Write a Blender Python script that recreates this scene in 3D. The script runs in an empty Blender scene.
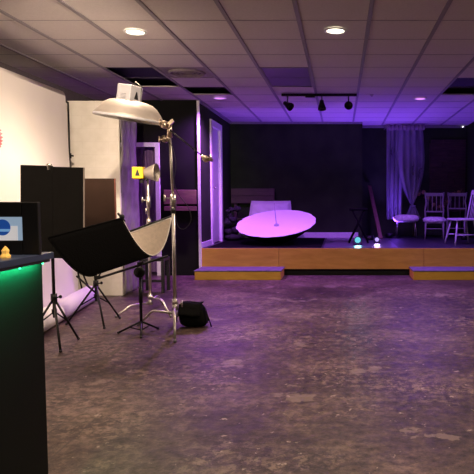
import bpy, bmesh, math, random
from mathutils import Vector, Matrix
random.seed(7)
SC = bpy.context.scene
COL = SC.collection
PI = math.pi
# ------------------------------------------------------------------ camera model
F, CX, CY, HC = 595.0, 341.0, 237.0, 1.2
PITCH = math.atan(37.0 / F)
CP, SP = math.cos(PITCH), math.sin(PITCH)
def P(u, v, Y):
    """point at depth Y (metres in front of the camera) read from the photograph's coordinates"""
    a, b = (u - CX) / F, (CY - v) / F
    d = Vector((a, CP + b * SP, -SP + b * CP))
    k = Y / d.y
    return Vector((d.x * k, Y, HC + d.z * k))

cam = bpy.data.cameras.new('camera'); co = bpy.data.objects.new('camera', cam); COL.objects.link(co)
co.location = (0, 0, HC); co.rotation_euler = (PI / 2 - PITCH, 0, 0)
cam.sensor_width = 36; cam.lens = F / 474 * 36; cam.shift_x = -(CX - 237) / 474; cam.shift_y = 0
cam.clip_start = 0.05
SC.camera = co

# ------------------------------------------------------------------ materials
def new_mat(name):
    m = bpy.data.materials.new(name); m.use_nodes = True
    nt = m.node_tree
    return m, nt, nt.nodes['Principled BSDF']
def rgb(c): return (c[0], c[1], c[2], 1)
def mat(name, col, rough=.6, metal=0, noise=.12, scale=30, bump=.0, spec=.5, emit=None, es=0, sheen=0, alpha=1):
    m, nt, b = new_mat(name)
    tc = nt.nodes.new('ShaderNodeTexCoord')
    n = nt.nodes.new('ShaderNodeTexNoise'); n.inputs['Scale'].default_value = scale; n.inputs['Detail'].default_value = 4
    nt.links.new(tc.outputs['Object'], n.inputs['Vector'])
    r = nt.nodes.new('ShaderNodeValToRGB')
    r.color_ramp.elements[0].position = .3; r.color_ramp.elements[1].position = .7
    r.color_ramp.elements[0].color = rgb([c * (1 - noise) for c in col])
    r.color_ramp.elements[1].color = rgb([min(1, c * (1 + noise)) for c in col])
    nt.links.new(n.outputs['Fac'], r.inputs['Fac'])
    nt.links.new(r.outputs['Color'], b.inputs['Base Color'])
    b.inputs['Roughness'].default_value = rough; b.inputs['Metallic'].default_value = metal
    b.inputs['Specular IOR Level'].default_value = spec
    b.inputs['Alpha'].default_value = alpha
    if sheen: b.inputs['Sheen Weight'].default_value = sheen
    if bump:
        bp = nt.nodes.new('ShaderNodeBump'); bp.inputs['Strength'].default_value = bump; bp.inputs['Distance'].default_value = .01
        nt.links.new(n.outputs['Fac'], bp.inputs['Height']); nt.links.new(bp.outputs['Normal'], b.inputs['Normal'])
    if emit:
        b.inputs['Emission Color'].default_value = rgb(emit); b.inputs['Emission Strength'].default_value = es
    return m

def floor_mat():
    m, nt, b = new_mat('worn_painted_concrete')
    N, L = nt.nodes, nt.links
    tc = N.new('ShaderNodeTexCoord')
    def noise(scale, detail=6, rough=.6, dist=0, vec=None):
        n = N.new('ShaderNodeTexNoise'); n.inputs['Scale'].default_value = scale; n.inputs['Detail'].default_value = detail
        n.inputs['Roughness'].default_value = rough; n.inputs['Distortion'].default_value = dist
        L.new(vec or tc.outputs['Object'], n.inputs['Vector']); return n.outputs['Fac']
    def ramp(fac, stops):
        r = N.new('ShaderNodeValToRGB'); e = r.color_ramp.elements
        while len(e) < len(stops): e.new(.5)
        for k, (p, c) in enumerate(stops): e[k].position = p; e[k].color = rgb(c)
        L.new(fac, r.inputs['Fac']); return r.outputs['Color']
    def mix(fac, a, c, mode='MIX'):
        x = N.new('ShaderNodeMix'); x.data_type = 'RGBA'; x.blend_type = mode
        if isinstance(fac, float): x.inputs[0].default_value = fac
        else: L.new(fac, x.inputs[0])
        for s, v in ((6, a), (7, c)):
            if isinstance(v, tuple): x.inputs[s].default_value = rgb(v)
            else: L.new(v, x.inputs[s])
        return x.outputs[2]
    base = ramp(noise(1.1, 8, .7), [(.32, (.022, .014, .013)), (.46, (.050, .031, .027)), (.56, (.080, .052, .044)), (.68, (.15, .102, .085))])
    fine = ramp(noise(16, 10, .8), [(.36, (.25, .25, .25)), (.5, (.95, .95, .95)), (.62, (1.9, 1.85, 1.8))])
    c = mix(1.0, base, fine, 'MULTIPLY')
    # broad worn zones where the paint has gone, broken into flakes
    zone = ramp(noise(.75, 5, .62, .3), [(.47, (.06, .06, .06)), (.60, (1, 1, 1))])
    flake = ramp(noise(15, 12, .82, .2), [(.49, (0, 0, 0)), (.56, (1, 1, 1))])
    w = mix(1.0, zone, flake, 'MULTIPLY')
    w2 = N.new('ShaderNodeMath'); w2.operation = 'MULTIPLY'; w2.inputs[1].default_value = .8; L.new(w, w2.inputs[0])
    c = mix(w2.outputs[0], c, (.27, .185, .145))
    # bare patches with a clear edge
    patch = ramp(noise(1.9, 9, .62, .1), [(.61, (0, 0, 0)), (.63, (1, 1, 1))])
    p2 = N.new('ShaderNodeMath'); p2.operation = 'MULTIPLY'; p2.inputs[1].default_value = .5; L.new(patch, p2.inputs[0])
    c = mix(p2.outputs[0], c, (.27, .20, .165))
    # small chips
    chips = ramp(noise(13, 6, .62, .2), [(.645, (0, 0, 0)), (.67, (1, 1, 1))])
    c = mix(chips, c, (.33, .25, .21))
    # dark scuffs
    sc = ramp(noise(3.2, 10, .75, .2), [(.36, (1, 1, 1)), (.42, (0, 0, 0))])
    s2 = N.new('ShaderNodeMath'); s2.operation = 'MULTIPLY'; s2.inputs[1].default_value = .55; L.new(sc, s2.inputs[0])
    c = mix(s2.outputs[0], c, (.016, .012, .014))
    # faint seams of old tiles
    br = N.new('ShaderNodeTexBrick'); br.offset = 0; br.inputs['Scale'].default_value = 1; br.inputs['Brick Width'].default_value = .45
    br.inputs['Row Height'].default_value = .45; br.inputs['Mortar Size'].default_value = .006
    L.new(tc.outputs['Object'], br.inputs['Vector'])
    s3 = N.new('ShaderNodeMath'); s3.operation = 'MULTIPLY'; L.new(br.outputs['Fac'], s3.inputs[0]); L.new(ramp(noise(.8, 2), [(.5, (0, 0, 0)), (.6, (.55, .55, .55))]), s3.inputs[1])
    c = mix(s3.outputs[0], c, (.04, .03, .03))
    L.new(c, b.inputs['Base Color']); b.inputs['Specular IOR Level'].default_value = .22
    rr = N.new('ShaderNodeMapRange'); rr.inputs['To Min'].default_value = .25; rr.inputs['To Max'].default_value = .62
    L.new(noise(6, 6, .7), rr.inputs['Value']); L.new(rr.outputs[0], b.inputs['Roughness'])
    bp = N.new('ShaderNodeBump'); bp.inputs['Strength'].default_value = .35; bp.inputs['Distance'].default_value = .01
    L.new(noise(14, 8, .7), bp.inputs['Height']); L.new(bp.outputs['Normal'], b.inputs['Normal'])
    return m

def wood_mat(name, c1, c2, rough=.5, scale=(1, 8, 8), planks=None):
    m, nt, b = new_mat(name)
    N, L = nt.nodes, nt.links
    tc = N.new('ShaderNodeTexCoord'); mp = N.new('ShaderNodeMapping'); mp.inputs['Scale'].default_value = scale
    L.new(tc.outputs['Object'], mp.inputs['Vector'])
    n = N.new('ShaderNodeTexNoise'); n.inputs['Scale'].default_value = 3; n.inputs['Detail'].default_value = 8; n.inputs['Distortion'].default_value = .6
    L.new(mp.outputs['Vector'], n.inputs['Vector'])
    r = N.new('ShaderNodeValToRGB'); r.color_ramp.elements[0].position = .3; r.color_ramp.elements[1].position = .7
    r.color_ramp.elements[0].color = rgb(c1); r.color_ramp.elements[1].color = rgb(c2)
    L.new(n.outputs['Fac'], r.inputs['Fac']); L.new(r.outputs['Color'], b.inputs['Base Color'])
    b.inputs['Roughness'].default_value = rough
    return m

def flat_mat():
    """cream painted flat with faint brick courses and creases"""
    m, nt, b = new_mat('whitewashed_brick_print')
    N, L = nt.nodes, nt.links
    tc = N.new('ShaderNodeTexCoord'); sp = N.new('ShaderNodeSeparateXYZ'); cb = N.new('ShaderNodeCombineXYZ')
    L.new(tc.outputs['Object'], sp.inputs[0]); L.new(sp.outputs['X'], cb.inputs['X']); L.new(sp.outputs['Z'], cb.inputs['Y'])
    n = N.new('ShaderNodeTexNoise'); n.inputs['Scale'].default_value = 7; n.inputs['Detail'].default_value = 7; L.new(tc.outputs['Object'], n.inputs['Vector'])
    br = N.new('ShaderNodeTexBrick'); br.inputs['Scale'].default_value = 1; br.inputs['Brick Width'].default_value = .32; br.inputs['Row Height'].default_value = .16
    br.inputs['Mortar Size'].default_value = .006; br.inputs['Mortar Smooth'].default_value = .6
    L.new(cb.outputs[0], br.inputs['Vector'])
    r = N.new('ShaderNodeValToRGB'); r.color_ramp.elements[0].position = .3; r.color_ramp.elements[1].position = .62
    r.color_ramp.elements[0].color = (.80, .76, .68, 1); r.color_ramp.elements[1].color = (.90, .86, .79, 1)
    L.new(n.outputs['Fac'], r.inputs['Fac'])
    mx = N.new('ShaderNodeMix'); mx.data_type = 'RGBA'; L.new(r.outputs['Color'], mx.inputs[6]); mx.inputs[7].default_value = (.62, .58, .54, 1)
    ml = N.new('ShaderNodeMath'); ml.operation = 'MULTIPLY'; ml.inputs[1].default_value = .14; L.new(br.outputs['Fac'], ml.inputs[0]); L.new(ml.outputs[0], mx.inputs[0])
    L.new(mx.outputs[2], b.inputs['Base Color']); b.inputs['Roughness'].default_value = .7
    return m

M = dict(
    floor=floor_mat(),
    tile=mat('ceiling_tile', (.62, .58, .57), .9, noise=.05, scale=60),
    tbar=mat('ceiling_grid_metal', (.27, .25, .28), .6, noise=.05),
    void=mat('ceiling_void_navy', (.045, .042, .085), .9),
    black_wall=mat('black_wall_paint', (.0105, .0105, .010), .85, noise=.2, scale=3, spec=.12),
    stage_wall=mat('charcoal_stage_wall_paint', (.030, .046, .022), .9, noise=.2, scale=3, spec=.15),
    grey_wall=mat('charcoal_wall_paint', (.15, .13, .14), .8),
    side_wall=mat('tan_wall_paint', (.33, .29, .26), .8),
    white_trim=mat('white_trim_paint', (.84, .84, .84), .45, noise=.05),
    dark_trim=mat('grey_trim_paint', (.30, .29, .30), .6, noise=.1),
    bench=wood_mat('dark_mauve_board', (.045, .025, .026), (.075, .042, .04), .6, (2, 2, 14)),
    plank_mauve=wood_mat('mauve_brown_board', (.17, .085, .080), (.26, .135, .12), .6, (2, 2, 14)),
    ochre=wood_mat('ochre_painted_plywood', (.52, .285, .030), (.64, .365, .050), .55, (1.2, 6, 6)),
    tread=mat('worn_mauve_step_top', (.13, .115, .15), .7, noise=.2, scale=12),
    deck=mat('stage_deck_navy', (.022, .020, .030), .42, noise=.3, scale=8),
    toe=mat('toe_kick_black', (.006, .006, .006), .9),
    gloss=mat('glossy_floor_vinyl', (.10, .09, .12), .32, noise=.1),
    black=mat('black_plastic', (.010, .010, .011), .45, noise=.1),
    black_fab=mat('black_nylon_fabric', (.0035, .0034, .0036), .9, noise=.3, scale=90, bump=.3, spec=.08),
    black_met=mat('black_powdercoat_metal', (.006, .006, .0065), .4, noise=.1, spec=.3),
    chrome=mat('worn_chrome', (.52, .49, .46), .38, 1, noise=.12, scale=20),
    brass=mat('brass_clamp', (.66, .54, .42), .3, 1, noise=.15),
    alu=mat('brushed_aluminium', (.42, .38, .345), .5, .6, noise=.06, scale=14),
    paper=mat('white_paper', (.84, .80, .77), .75, noise=.02, scale=3),
    flat=flat_mat(),
    plastic_wrap=mat('grey_crumpled_plastic', (.26, .235, .24), .35, noise=.25, scale=9, bump=.5),
    flag=mat('black_board', (.0070, .0062, .0058), .7, noise=.15, scale=6, spec=.15),
    flag_edge=mat('pale_board_edge', (.35, .30, .26), .6),
    brown=mat('dark_brown_board', (.026, .012, .0075), .6, noise=.15, scale=5, spec=.2),
    brown_edge=mat('red_brown_board_edge', (.16, .05, .035), .6),
    refl_in=mat('pale_gold_reflector', (.60, .50, .41), .35, .35, noise=.10, scale=40, bump=.1),
    refl_rim=mat('white_reflector_trim', (.85, .80, .74), .6),
    grey_plastic=mat('light_grey_plastic', (.36, .36, .39), .45, noise=.05),
    grey_dark=mat('dark_grey_plastic', (.14, .14, .15), .5),
    yellow=mat('yellow_plastic', (.80, .52, .02), .4, noise=.05),
    dish_white=mat('white_diffusion_cloth', (.82, .80, .82), .8, noise=.02),
    cushion=mat('white_cushion_cloth', (.70, .68, .72), .85, noise=.04, scale=8, bump=.2),
    fur=mat('white_faux_fur', (.90, .86, .90), .95, noise=.2, scale=30, bump=.9),
    chair_white=mat('white_chair_paint', (.50, .48, .52), .4, noise=.06),
    chair_grey=mat('worn_pale_chair_paint', (.34, .31, .32), .5, noise=.2),
    dark_cloth=mat('dark_plush_cloth', (.018, .014, .022), .9, noise=.5, scale=18, bump=.8),
    reclaimed=wood_mat('reclaimed_plank_wood', (.025, .012, .010), (.075, .040, .034), .7, (1.5, 2, 12)),
    red_wood=wood_mat('red_brown_lumber', (.14, .06, .05), (.22, .10, .085), .6, (10, 10, 1)),
    green_leaf=mat('dried_leaf', (.12, .09, .045), .7, noise=.4, scale=20),
    petal=mat('dusty_gold_petal', (.34, .19, .10), .7, noise=.4, scale=20),
    counter=mat('black_counter_laminate', (.0028, .0026, .0026), .6, noise=.2, scale=5, spec=.2),
    slab=mat('blue_grey_countertop', (.035, .050, .10), .35, noise=.1, scale=40),
    pic_bg=mat('pale_blue_screen', (.2, .25, .3), .4, noise=.04, emit=(.30, .40, .52), es=.75),
    pic_white=mat('cream_screen_area', (.3, .3, .3), .4, noise=.03, emit=(.62, .58, .57), es=.8),
    pic_blue=mat('royal_blue_screen_area', (.015, .055, .24), .4, noise=.1, emit=(.012, .06, .26), es=.8),
    pic_light=mat('sky_blue_screen_area', (.16, .38, .62), .4, noise=.1, emit=(.16, .34, .6), es=.7),
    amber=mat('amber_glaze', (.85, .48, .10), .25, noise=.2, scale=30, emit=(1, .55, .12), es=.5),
    pink=mat('coral_pink_print', (.78, .27, .30), .6),
    fix_purple=mat('frosted_light_cover', (.17, .12, .30), .35, noise=.04),
    vent=mat('dusty_vent_metal', (.26, .22, .24), .6, noise=.15),
)
def emit_mat(name, col, s):
    m = bpy.data.materials.new(name); m.use_nodes = True; nt = m.node_tree; nt.nodes.clear()
    e = nt.nodes.new('ShaderNodeEmission'); o = nt.nodes.new('ShaderNodeOutputMaterial')
    e.inputs['Color'].default_value = rgb(col); e.inputs['Strength'].default_value = s
    nt.links.new(e.outputs[0], o.inputs[0]); return m
E_warm = emit_mat('warm_lamp_lens', (1, .90, .66), 6)
E_viol = emit_mat('violet_lamp_lens', (.72, .26, 1), 1.5)
E_green = emit_mat('green_led', (.05, 1, .35), 6)
E_cyan = emit_mat('cyan_led_lens', (.15, .62, .75), 1.1)
E_lav = emit_mat('lavender_led_lens', (.50, .35, .95), 1.1)
E_dot = emit_mat('small_white_led', (.9, .85, 1), 3)

def sheer_mat():
    m = bpy.data.materials.new('sheer_voile'); m.use_nodes = True; nt = m.node_tree; N, L = nt.nodes, nt.links; N.clear()
    o = N.new('ShaderNodeOutputMaterial'); mx = N.new('ShaderNodeMixShader'); t = N.new('ShaderNodeBsdfTransparent')
    d = N.new('ShaderNodeBsdfDiffuse'); d.inputs['Color'].default_value = (.60, .60, .66, 1)
    tl = N.new('ShaderNodeBsdfTranslucent'); tl.inputs['Color'].default_value = (.5, .5, .6, 1)
    m2 = N.new('ShaderNodeMixShader'); m2.inputs[0].default_value = .35; L.new(d.outputs[0], m2.inputs[1]); L.new(tl.outputs[0], m2.inputs[2])
    tc = N.new('ShaderNodeTexCoord'); n = N.new('ShaderNodeTexNoise'); n.inputs['Scale'].default_value = 2.2; n.inputs['Detail'].default_value = 3
    mpn = N.new('ShaderNodeMapping'); mpn.inputs['Scale'].default_value = (3.5, 1, .6); L.new(tc.outputs['Object'], mpn.inputs['Vector']); L.new(mpn.outputs[0], n.inputs['Vector'])
    mr = N.new('ShaderNodeMapRange'); mr.inputs['From Min'].default_value = .3; mr.inputs['From Max'].default_value = .75
    mr.inputs['To Min'].default_value = .30; mr.inputs['To Max'].default_value = .75
    L.new(n.outputs['Fac'], mr.inputs['Value']); L.new(mr.outputs[0], mx.inputs[0])
    L.new(t.outputs[0], mx.inputs[1]); L.new(m2.outputs[0], mx.inputs[2]); L.new(mx.outputs[0], o.inputs[0])
    return m
M['sheer'] = sheer_mat()

# ------------------------------------------------------------------ mesh helpers
def V(*a): return Vector(a if len(a) > 1 else a[0])
class MB:
    def __init__(s): s.bm = bmesh.new(); s.smooth = False
    def box(s, c, size, rot=None):
        R = rot or Matrix.Identity(3)
        vs = []
        for dz in (-.5, .5):
            for dx, dy in ((-.5, -.5), (.5, -.5), (.5, .5), (-.5, .5)):
                vs.append(s.bm.verts.new(V(c) + R @ Vector((dx * size[0], dy * size[1], dz * size[2]))))
        for f in ((3, 2, 1, 0), (4, 5, 6, 7), (0, 1, 5, 4), (1, 2, 6, 5), (2, 3, 7, 6), (3, 0, 4, 7)):
            s.bm.faces.new([vs[i] for i in f])
        return s
    def rng(s, x0, x1, y0, y1, z0, z1):
        return s.box(((x0 + x1) / 2, (y0 + y1) / 2, (z0 + z1) / 2), (abs(x1 - x0), abs(y1 - y0), abs(z1 - z0)))
    def tube(s, pts, r, seg=12, cap=True, flat=1.0):
        pts = [V(p) for p in pts]; n = len(pts)
        rs = r if isinstance(r, (list, tuple)) else [r] * n
        up = None; rings = []
        for i, p in enumerate(pts):
            t = (pts[min(i + 1, n - 1)] - pts[max(i - 1, 0)]).normalized()
            if up is None:
                a = Vector((0, 0, 1)) if abs(t.z) < .9 else Vector((0, 1, 0)); up = (a - t * a.dot(t)).normalized()
            else: up = (up - t * up.dot(t)).normalized()
            sd = t.cross(up)
            rings.append([s.bm.verts.new(p + (up * math.cos(2 * PI * k / seg) * flat + sd * math.sin(2 * PI * k / seg)) * rs[i]) for k in range(seg)])
        for a, b in zip(rings, rings[1:]):
            for k in range(seg):
                f = s.bm.faces.new((a[k], a[(k + 1) % seg], b[(k + 1) % seg], b[k])); f.smooth = True
        if cap: s.bm.faces.new(rings[0][::-1]); s.bm.faces.new(rings[-1])
        return s
    def lathe(s, prof, mat=None, seg=40, smooth=True):
        """prof: (r, z) pairs, revolved about local z, placed by a 4x4 matrix"""
        Mx = mat or Matrix.Identity(4); rings = []
        for r, z in prof:
            if r < 1e-5: rings.append([s.bm.verts.new(Mx @ Vector((0, 0, z)))])
            else: rings.append([s.bm.verts.new(Mx @ Vector((r * math.cos(2 * PI * k / seg), r * math.sin(2 * PI * k / seg), z))) for k in range(seg)])
        for a, b in zip(rings, rings[1:]):
            for k in range(seg):
                k2 = (k + 1) % seg
                if len(a) == 1 and len(b) == 1: continue
                if len(a) == 1: f = s.bm.faces.new((a[0], b[k2], b[k]))
                elif len(b) == 1: f = s.bm.faces.new((a[k], a[k2], b[0]))
                else: f = s.bm.faces.new((a[k], a[k2], b[k2], b[k]))
                f.smooth = smooth
        return s
    def grid(s, fn, nu, nv, smooth=True):
        g = [[s.bm.verts.new(fn(i / nu, j / nv)) for j in range(nv + 1)] for i in range(nu + 1)]
        for i in range(nu):
            for j in range(nv):
                f = s.bm.faces.new((g[i][j], g[i + 1][j], g[i + 1][j + 1], g[i][j + 1])); f.smooth = smooth
        return s
    def ball(s, c, r, sc=(1, 1, 1), jit=0, seg=14, rings=8, rot=None):
        c = V(c); R = rot or Matrix.Identity(3)
        def pt(th, ph):
            k = r * (1 + random.uniform(-jit, jit))
            return c + R @ Vector((math.sin(th) * math.cos(ph) * sc[0], math.sin(th) * math.sin(ph) * sc[1], math.cos(th) * sc[2])) * k
        top, bot = s.bm.verts.new(pt(0, 0)), s.bm.verts.new(pt(PI, 0))
        rg = [[s.bm.verts.new(pt(PI * i / rings, 2 * PI * k / seg)) for k in range(seg)] for i in range(1, rings)]
        for k in range(seg):
            k2 = (k + 1) % seg
            s.bm.faces.new((top, rg[0][k], rg[0][k2])).smooth = True
            s.bm.faces.new((bot, rg[-1][k2], rg[-1][k])).smooth = True
            for a, b in zip(rg, rg[1:]): s.bm.faces.new((a[k], b[k], b[k2], a[k2])).smooth = True
        return s
    def prism(s, poly, vec):
        a = [s.bm.verts.new(V(p)) for p in poly]; b = [s.bm.verts.new(V(p) + V(vec)) for p in poly]; n = len(poly)
        s.bm.faces.new(a[::-1]); s.bm.faces.new(b)
        for k in range(n): s.bm.faces.new((a[k], a[(k + 1) % n], b[(k + 1) % n], b[k]))
        return s
    def build(s, name, m, parent=None, bevel=0, solid=0, sub=0, world=True):
        me = bpy.data.meshes.new(name)
        off = Vector((0, 0, 0)); q = parent
        while q is not None and world: off += Vector(q.location); q = q.parent
        if off.length: bmesh.ops.translate(s.bm, verts=s.bm.verts, vec=-off)
        bmesh.ops.recalc_face_normals(s.bm, faces=s.bm.faces)
        s.bm.to_mesh(me); s.bm.free()
        o = bpy.data.objects.new(name, me); COL.objects.link(o); me.materials.append(m)
        if parent is not None: o.parent = parent
        if solid: x = o.modifiers.new('solid', 'SOLIDIFY'); x.thickness = solid; x.offset = 0
        if bevel: x = o.modifiers.new('bevel', 'BEVEL'); x.width = bevel; x.segments = 2; x.limit_method = 'ANGLE'
        if sub: x = o.modifiers.new('sub', 'SUBSURF'); x.levels = sub; x.render_levels = sub
        return o
def tag(o, label, cat, group=None, kind=None):
    o['label'] = label; o['category'] = cat
    if group: o['group'] = group
    if kind: o['kind'] = kind
    return o
def thing(name, label, cat, loc, group=None, rz=0):
    o = bpy.data.objects.new(name, None); COL.objects.link(o); o.location = loc; o.rotation_euler = (0, 0, rz)
    o.empty_display_size = .1
    return tag(o, label, cat, group)
def struct(o): o['kind'] = 'structure'; return o
def copy_tree(o, parent=None):
    c = o.copy(); COL.objects.link(c); c.parent = parent
    for ch in list(o.children): copy_tree(ch, c)
    return c
def Rz(a): return Matrix.Rotation(a, 3, 'Z')
def Ry(a): return Matrix.Rotation(a, 3, 'Y')
def Rx(a): return Matrix.Rotation(a, 3, 'X')
def arc(p0, p1, p2, n=12):
    p0, p1, p2 = V(p0), V(p1), V(p2)
    return [p0 * (1 - t) ** 2 + p1 * 2 * t * (1 - t) + p2 * t * t for t in [k / n for k in range(n + 1)]]
def light(name, kind, loc, energy, col, parent=None, size=.1, target=None, angle=120, blend=.6, rot=None):
    l = bpy.data.lights.new(name, kind); l.energy = energy; l.color = col
    if kind == 'AREA': l.size = size; l.shape = 'DISK'
    else: l.shadow_soft_size = size
    if kind == 'SPOT': l.spot_size = math.radians(angle); l.spot_blend = blend
    o = bpy.data.objects.new(name, l); COL.objects.link(o)
    loc = V(loc); o.location = loc - (V(parent.location) if parent else V(0, 0, 0))
    if parent: o.parent = parent
    if target is not None: o.rotation_euler = (V(target) - loc).to_track_quat('-Z', 'Y').to_euler()
    return o

# ------------------------------------------------------------------ the room
ZC = 2.76; YB, YB2, YW = 12.08, 12.62, 9.42; XL, XR = -3.85, 4.4; XS0, XS1 = -2.23, 2.65; YR = -2.2; XJ = .43
W = .61; GX = .4 * W; GY = 5.28
struct(MB().rng(XL - .1, XR + .1, YR - .1, YB2 + .1, -.08, 0).build('floor', M['floor']))
struct(MB().rng(XL - .1, XL, YR, YW, 0, ZC + .3).build('wall_left', M['grey_wall']))
struct(MB().rng(XR, XR + .1, YR, YW, 0, ZC + .3).build('wall_right', M['side_wall']))
struct(MB().rng(XL, XR, YR - .1, YR, 0, ZC + .3).build('wall_front', M['side_wall']))
# wall beside the stage with the doorway
b = MB(); DX0, DX1, DZ = -3.76, -2.92, 2.03
b.rng(XL, DX0, YW, YW + .12, 0, ZC); b.rng(DX1, XS0 - .0, YW, YW + .12, 0, ZC); b.rng(DX0, DX1, YW, YW + .12, DZ, ZC)
struct(b.build('wall_back_left', M['black_wall']))
struct(MB().rng(XS1 + .1, XR, YW, YW + .1, 0, ZC).build('wall_back_right', M['black_wall']))
# side wall of the stage with a door opening
SD0, SD1, SDZ = 10.25, 11.05, .434 + 2.08
b = MB(); b.rng(XS0 - .1, XS0, YW + .12, SD0, 0, ZC); b.rng(XS0 - .1, XS0, SD1, YB + .1, 0, ZC); b.rng(XS0 - .1, XS0, SD0, SD1, SDZ, ZC); b.rng(XS0 - .1, XS0, SD0, SD1, 0, .434)
struct(b.build('wall_stage_left', M['stage_wall']))
struct(MB().rng(XS1, XS1 + .1, YW, YB2, 0, ZC).build('wall_stage_right', M['stage_wall']))
b = MB(); b.rng(XS0, XJ, YB, YB + .12, 0, ZC); b.rng(XJ - .12, XJ, YB + .12, YB2 + .1, 0, ZC)
struct(b.build('wall_stage_back', M['stage_wall']))
struct(MB().rng(XJ, XS1 + .1, YB2, YB2 + .1, 0, ZC).build('wall_stage_recess', M['stage_wall']))
# room behind the doorway
b = MB(); b.rng(XL, XL + .05, YW + .12, 11.6, 0, ZC); b.rng(XL, XS0 - .1, 11.6, 11.7, 0, ZC)
struct(b.build('wall_passage', M['side_wall']))
# trims
struct(MB().rng(XS0, XJ - .01, YB - .035, YB - .001, ZC - .035, ZC - .001).build('trim_1', M['dark_trim']))
struct(MB().rng(XJ, 2.6, YB2 - .035, YB2 - .001, ZC - .05, ZC - .012).build('trim_2', M['dark_trim']))
struct(MB().rng(XS0 - .024, XS0 + .018, YW - .03, YW - .001, .0, ZC - .01).build('trim_3', M['white_trim'], bevel=.004))
struct(MB().rng(XS0, -.55 + .9, YB - .02, YB - .001, .434, .434 + .11).build('baseboard_back', M['white_trim'], bevel=.004))
struct(MB().rng(XS0 + .001, XS0 + .02, YW + .02, SD0 - .07, .435, .434 + .09).build('baseboard_left', M['white_trim'], bevel=.004))
struct(MB().rng(XS0 + .001, XS0 + .018, YW + .02, YB - .04, ZC - .035, ZC - .002).build('trim_4', M['dark_trim']))
# doorway casing
b = MB(); b.rng(DX1 - .0, DX1 + .07, YW - .025, YW - .001, 0, DZ + .07); b.rng(DX0 - .07, DX0, YW - .025, YW - .001, 0, DZ + .07); b.rng(DX0, DX1, YW - .025, YW - .001, DZ, DZ + .07)
struct(b.build('trim_5', M['white_trim'], bevel=.004))
# boards on the black wall
b = MB(); b.rng(-2.79, -2.28, YW - .03, YW - .001, 1.135, 1.36); b.rng(-2.79, -2.28, YW - .03, YW - .001, 1.03, 1.10)
struct(b.build('trim_6', M['plank_mauve'], bevel=.004))
# stage door
dr = bpy.data.objects.new('door_1', None); COL.objects.link(dr); dr.location = (XS0, SD0, .434); struct(dr)
b = MB(); x0 = XS0 - .1; x1 = XS0 + .03
b.rng(x0, x1, SD0, SD0 + .05, .434, SDZ); b.rng(x0, x1, SD1 - .05, SD1, .434, SDZ); b.rng(x0, x1, SD0 + .05, SD1 - .05, SDZ - .05, SDZ)
b.rng(XS0 + .001, x1, SD0 - .06, SD0, .434, SDZ + .06); b.rng(XS0 + .001, x1, SD1, SD1 + .06, .434, SDZ + .06); b.rng(XS0 + .001, x1, SD0, SD1, SDZ, SDZ + .06)
b.build('door_frame', M['white_trim'], dr)
dl = MB().rng(XS0 - .055, XS0 - .015, SD0 + .055, SD1 - .055, .445, SDZ - .055).build('door_panel', M['white_trim'], dr, bevel=.004)
b = MB(); kz = .434 + .98
b.lathe([(0, 0), (.03, 0), (.03, .006), (.012, .01), (.012, .04), (.027, .05), (.027, .065), (0, .072)], Matrix.Translation((XS0 - .015, SD0 + .12, kz)) @ Matrix.Rotation(PI / 2, 4, 'Y'), seg=16)
b.build('door_handle', M['chrome'], dl)

# ceiling: tiles in a metal grid, open where panels are missing
missing = {(-5, 3), (-5, 4), (-4, 5), (2, 5), (2, 4), (3, 5)}
lit_panel = {(-2, 3), (-2, 4)}; vent_cell = {(-4, 3)}
kx0, kx1 = math.floor((XL - GX) / W) , math.ceil((XR - GX) / W)
ky0, ky1 = math.floor((YR - GY) / W), math.ceil((YB2 - GY) / W)
b = MB()
for i in range(kx0, kx1):
    for j in range(ky0, ky1):
        if (i, j) in missing or (i, j) in lit_panel or (i, j) in vent_cell: continue
        xa, xb = max(GX + i * W, XL), min(GX + (i + 1) * W, XR); ya, yb = max(GY + j * W, YR), min(GY + (j + 1) * W, YB2 + .1)
        if xb > xa and yb > ya: b.rng(xa + .001, xb - .001, ya + .001, yb - .001, ZC, ZC + .015)
struct(b.build('ceiling', M['tile']))
b = MB()
for i in range(kx0 + 1, kx1): b.rng(GX + i * W - .018, GX + i * W + .018, YR, YW if not (XS0 < GX + i * W < XS1) else YB2, ZC - .010, ZC - .0005)
for j in range(ky0 + 1, ky1):
    y = GY + j * W; a, c = (XL, XR) if y < YW else (XS0 + .02, XS1)
    if YB - .05 < y < YB + .13: a = XJ
    b.rng(a, c, y - .0055, y + .0055, ZC - .0025, ZC - .0006)
struct(b.build('trim_7', M['tbar']))
struct(MB().rng(XL, XR, YR, YB2 + .1, ZC + .10, ZC + .14).build('ceiling_void', M['void']))

# fittings in the ceiling
def cell(i, j, n=1): return (GX + i * W + .02, GX + (i + 1) * W - .02, GY + j * W + .02, GY + (j + n) * W - .02)
x0, x1, y0, y1 = cell(-2, 3, 2)
t = thing('ceiling_light_panel', 'unlit purple rectangular light panel set into the ceiling grid', 'light panel', ((x0 + x1) / 2, (y0 + y1) / 2, ZC))
MB().rng(x0, x1, y0, y1, ZC + .004, ZC + .010).build('diffuser', M['fix_purple'], t)
b = MB(); b.rng(x0 - .004, x0 + .012, y0, y1, ZC - .004, ZC + .004); b.rng(x1 - .012, x1 + .004, y0, y1, ZC - .004, ZC + .004); b.rng(x0 + .012, x1 - .012, y0, y0 + .014, ZC - .004, ZC + .004); b.rng(x0 + .012, x1 - .012, y1 - .014, y1, ZC - .004, ZC + .004)
b.build('frame', M['tbar'], t)
x0, x1, y0, y1 = cell(-4, 3)
t = thing('ceiling_vent', 'grey round ceiling air vent between dark open panels', 'vent', ((x0 + x1) / 2, (y0 + y1) / 2, ZC))
MB().rng(x0 - .015, x1 + .015, y0 - .015, y1 + .015, ZC + .004, ZC + .014).build('face_plate', M['vent'], t)
b = MB(); mx = Matrix.Translation(((x0 + x1) / 2, (y0 + y1) / 2, ZC + .003)) @ Matrix.Rotation(PI, 4, 'X')
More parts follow.
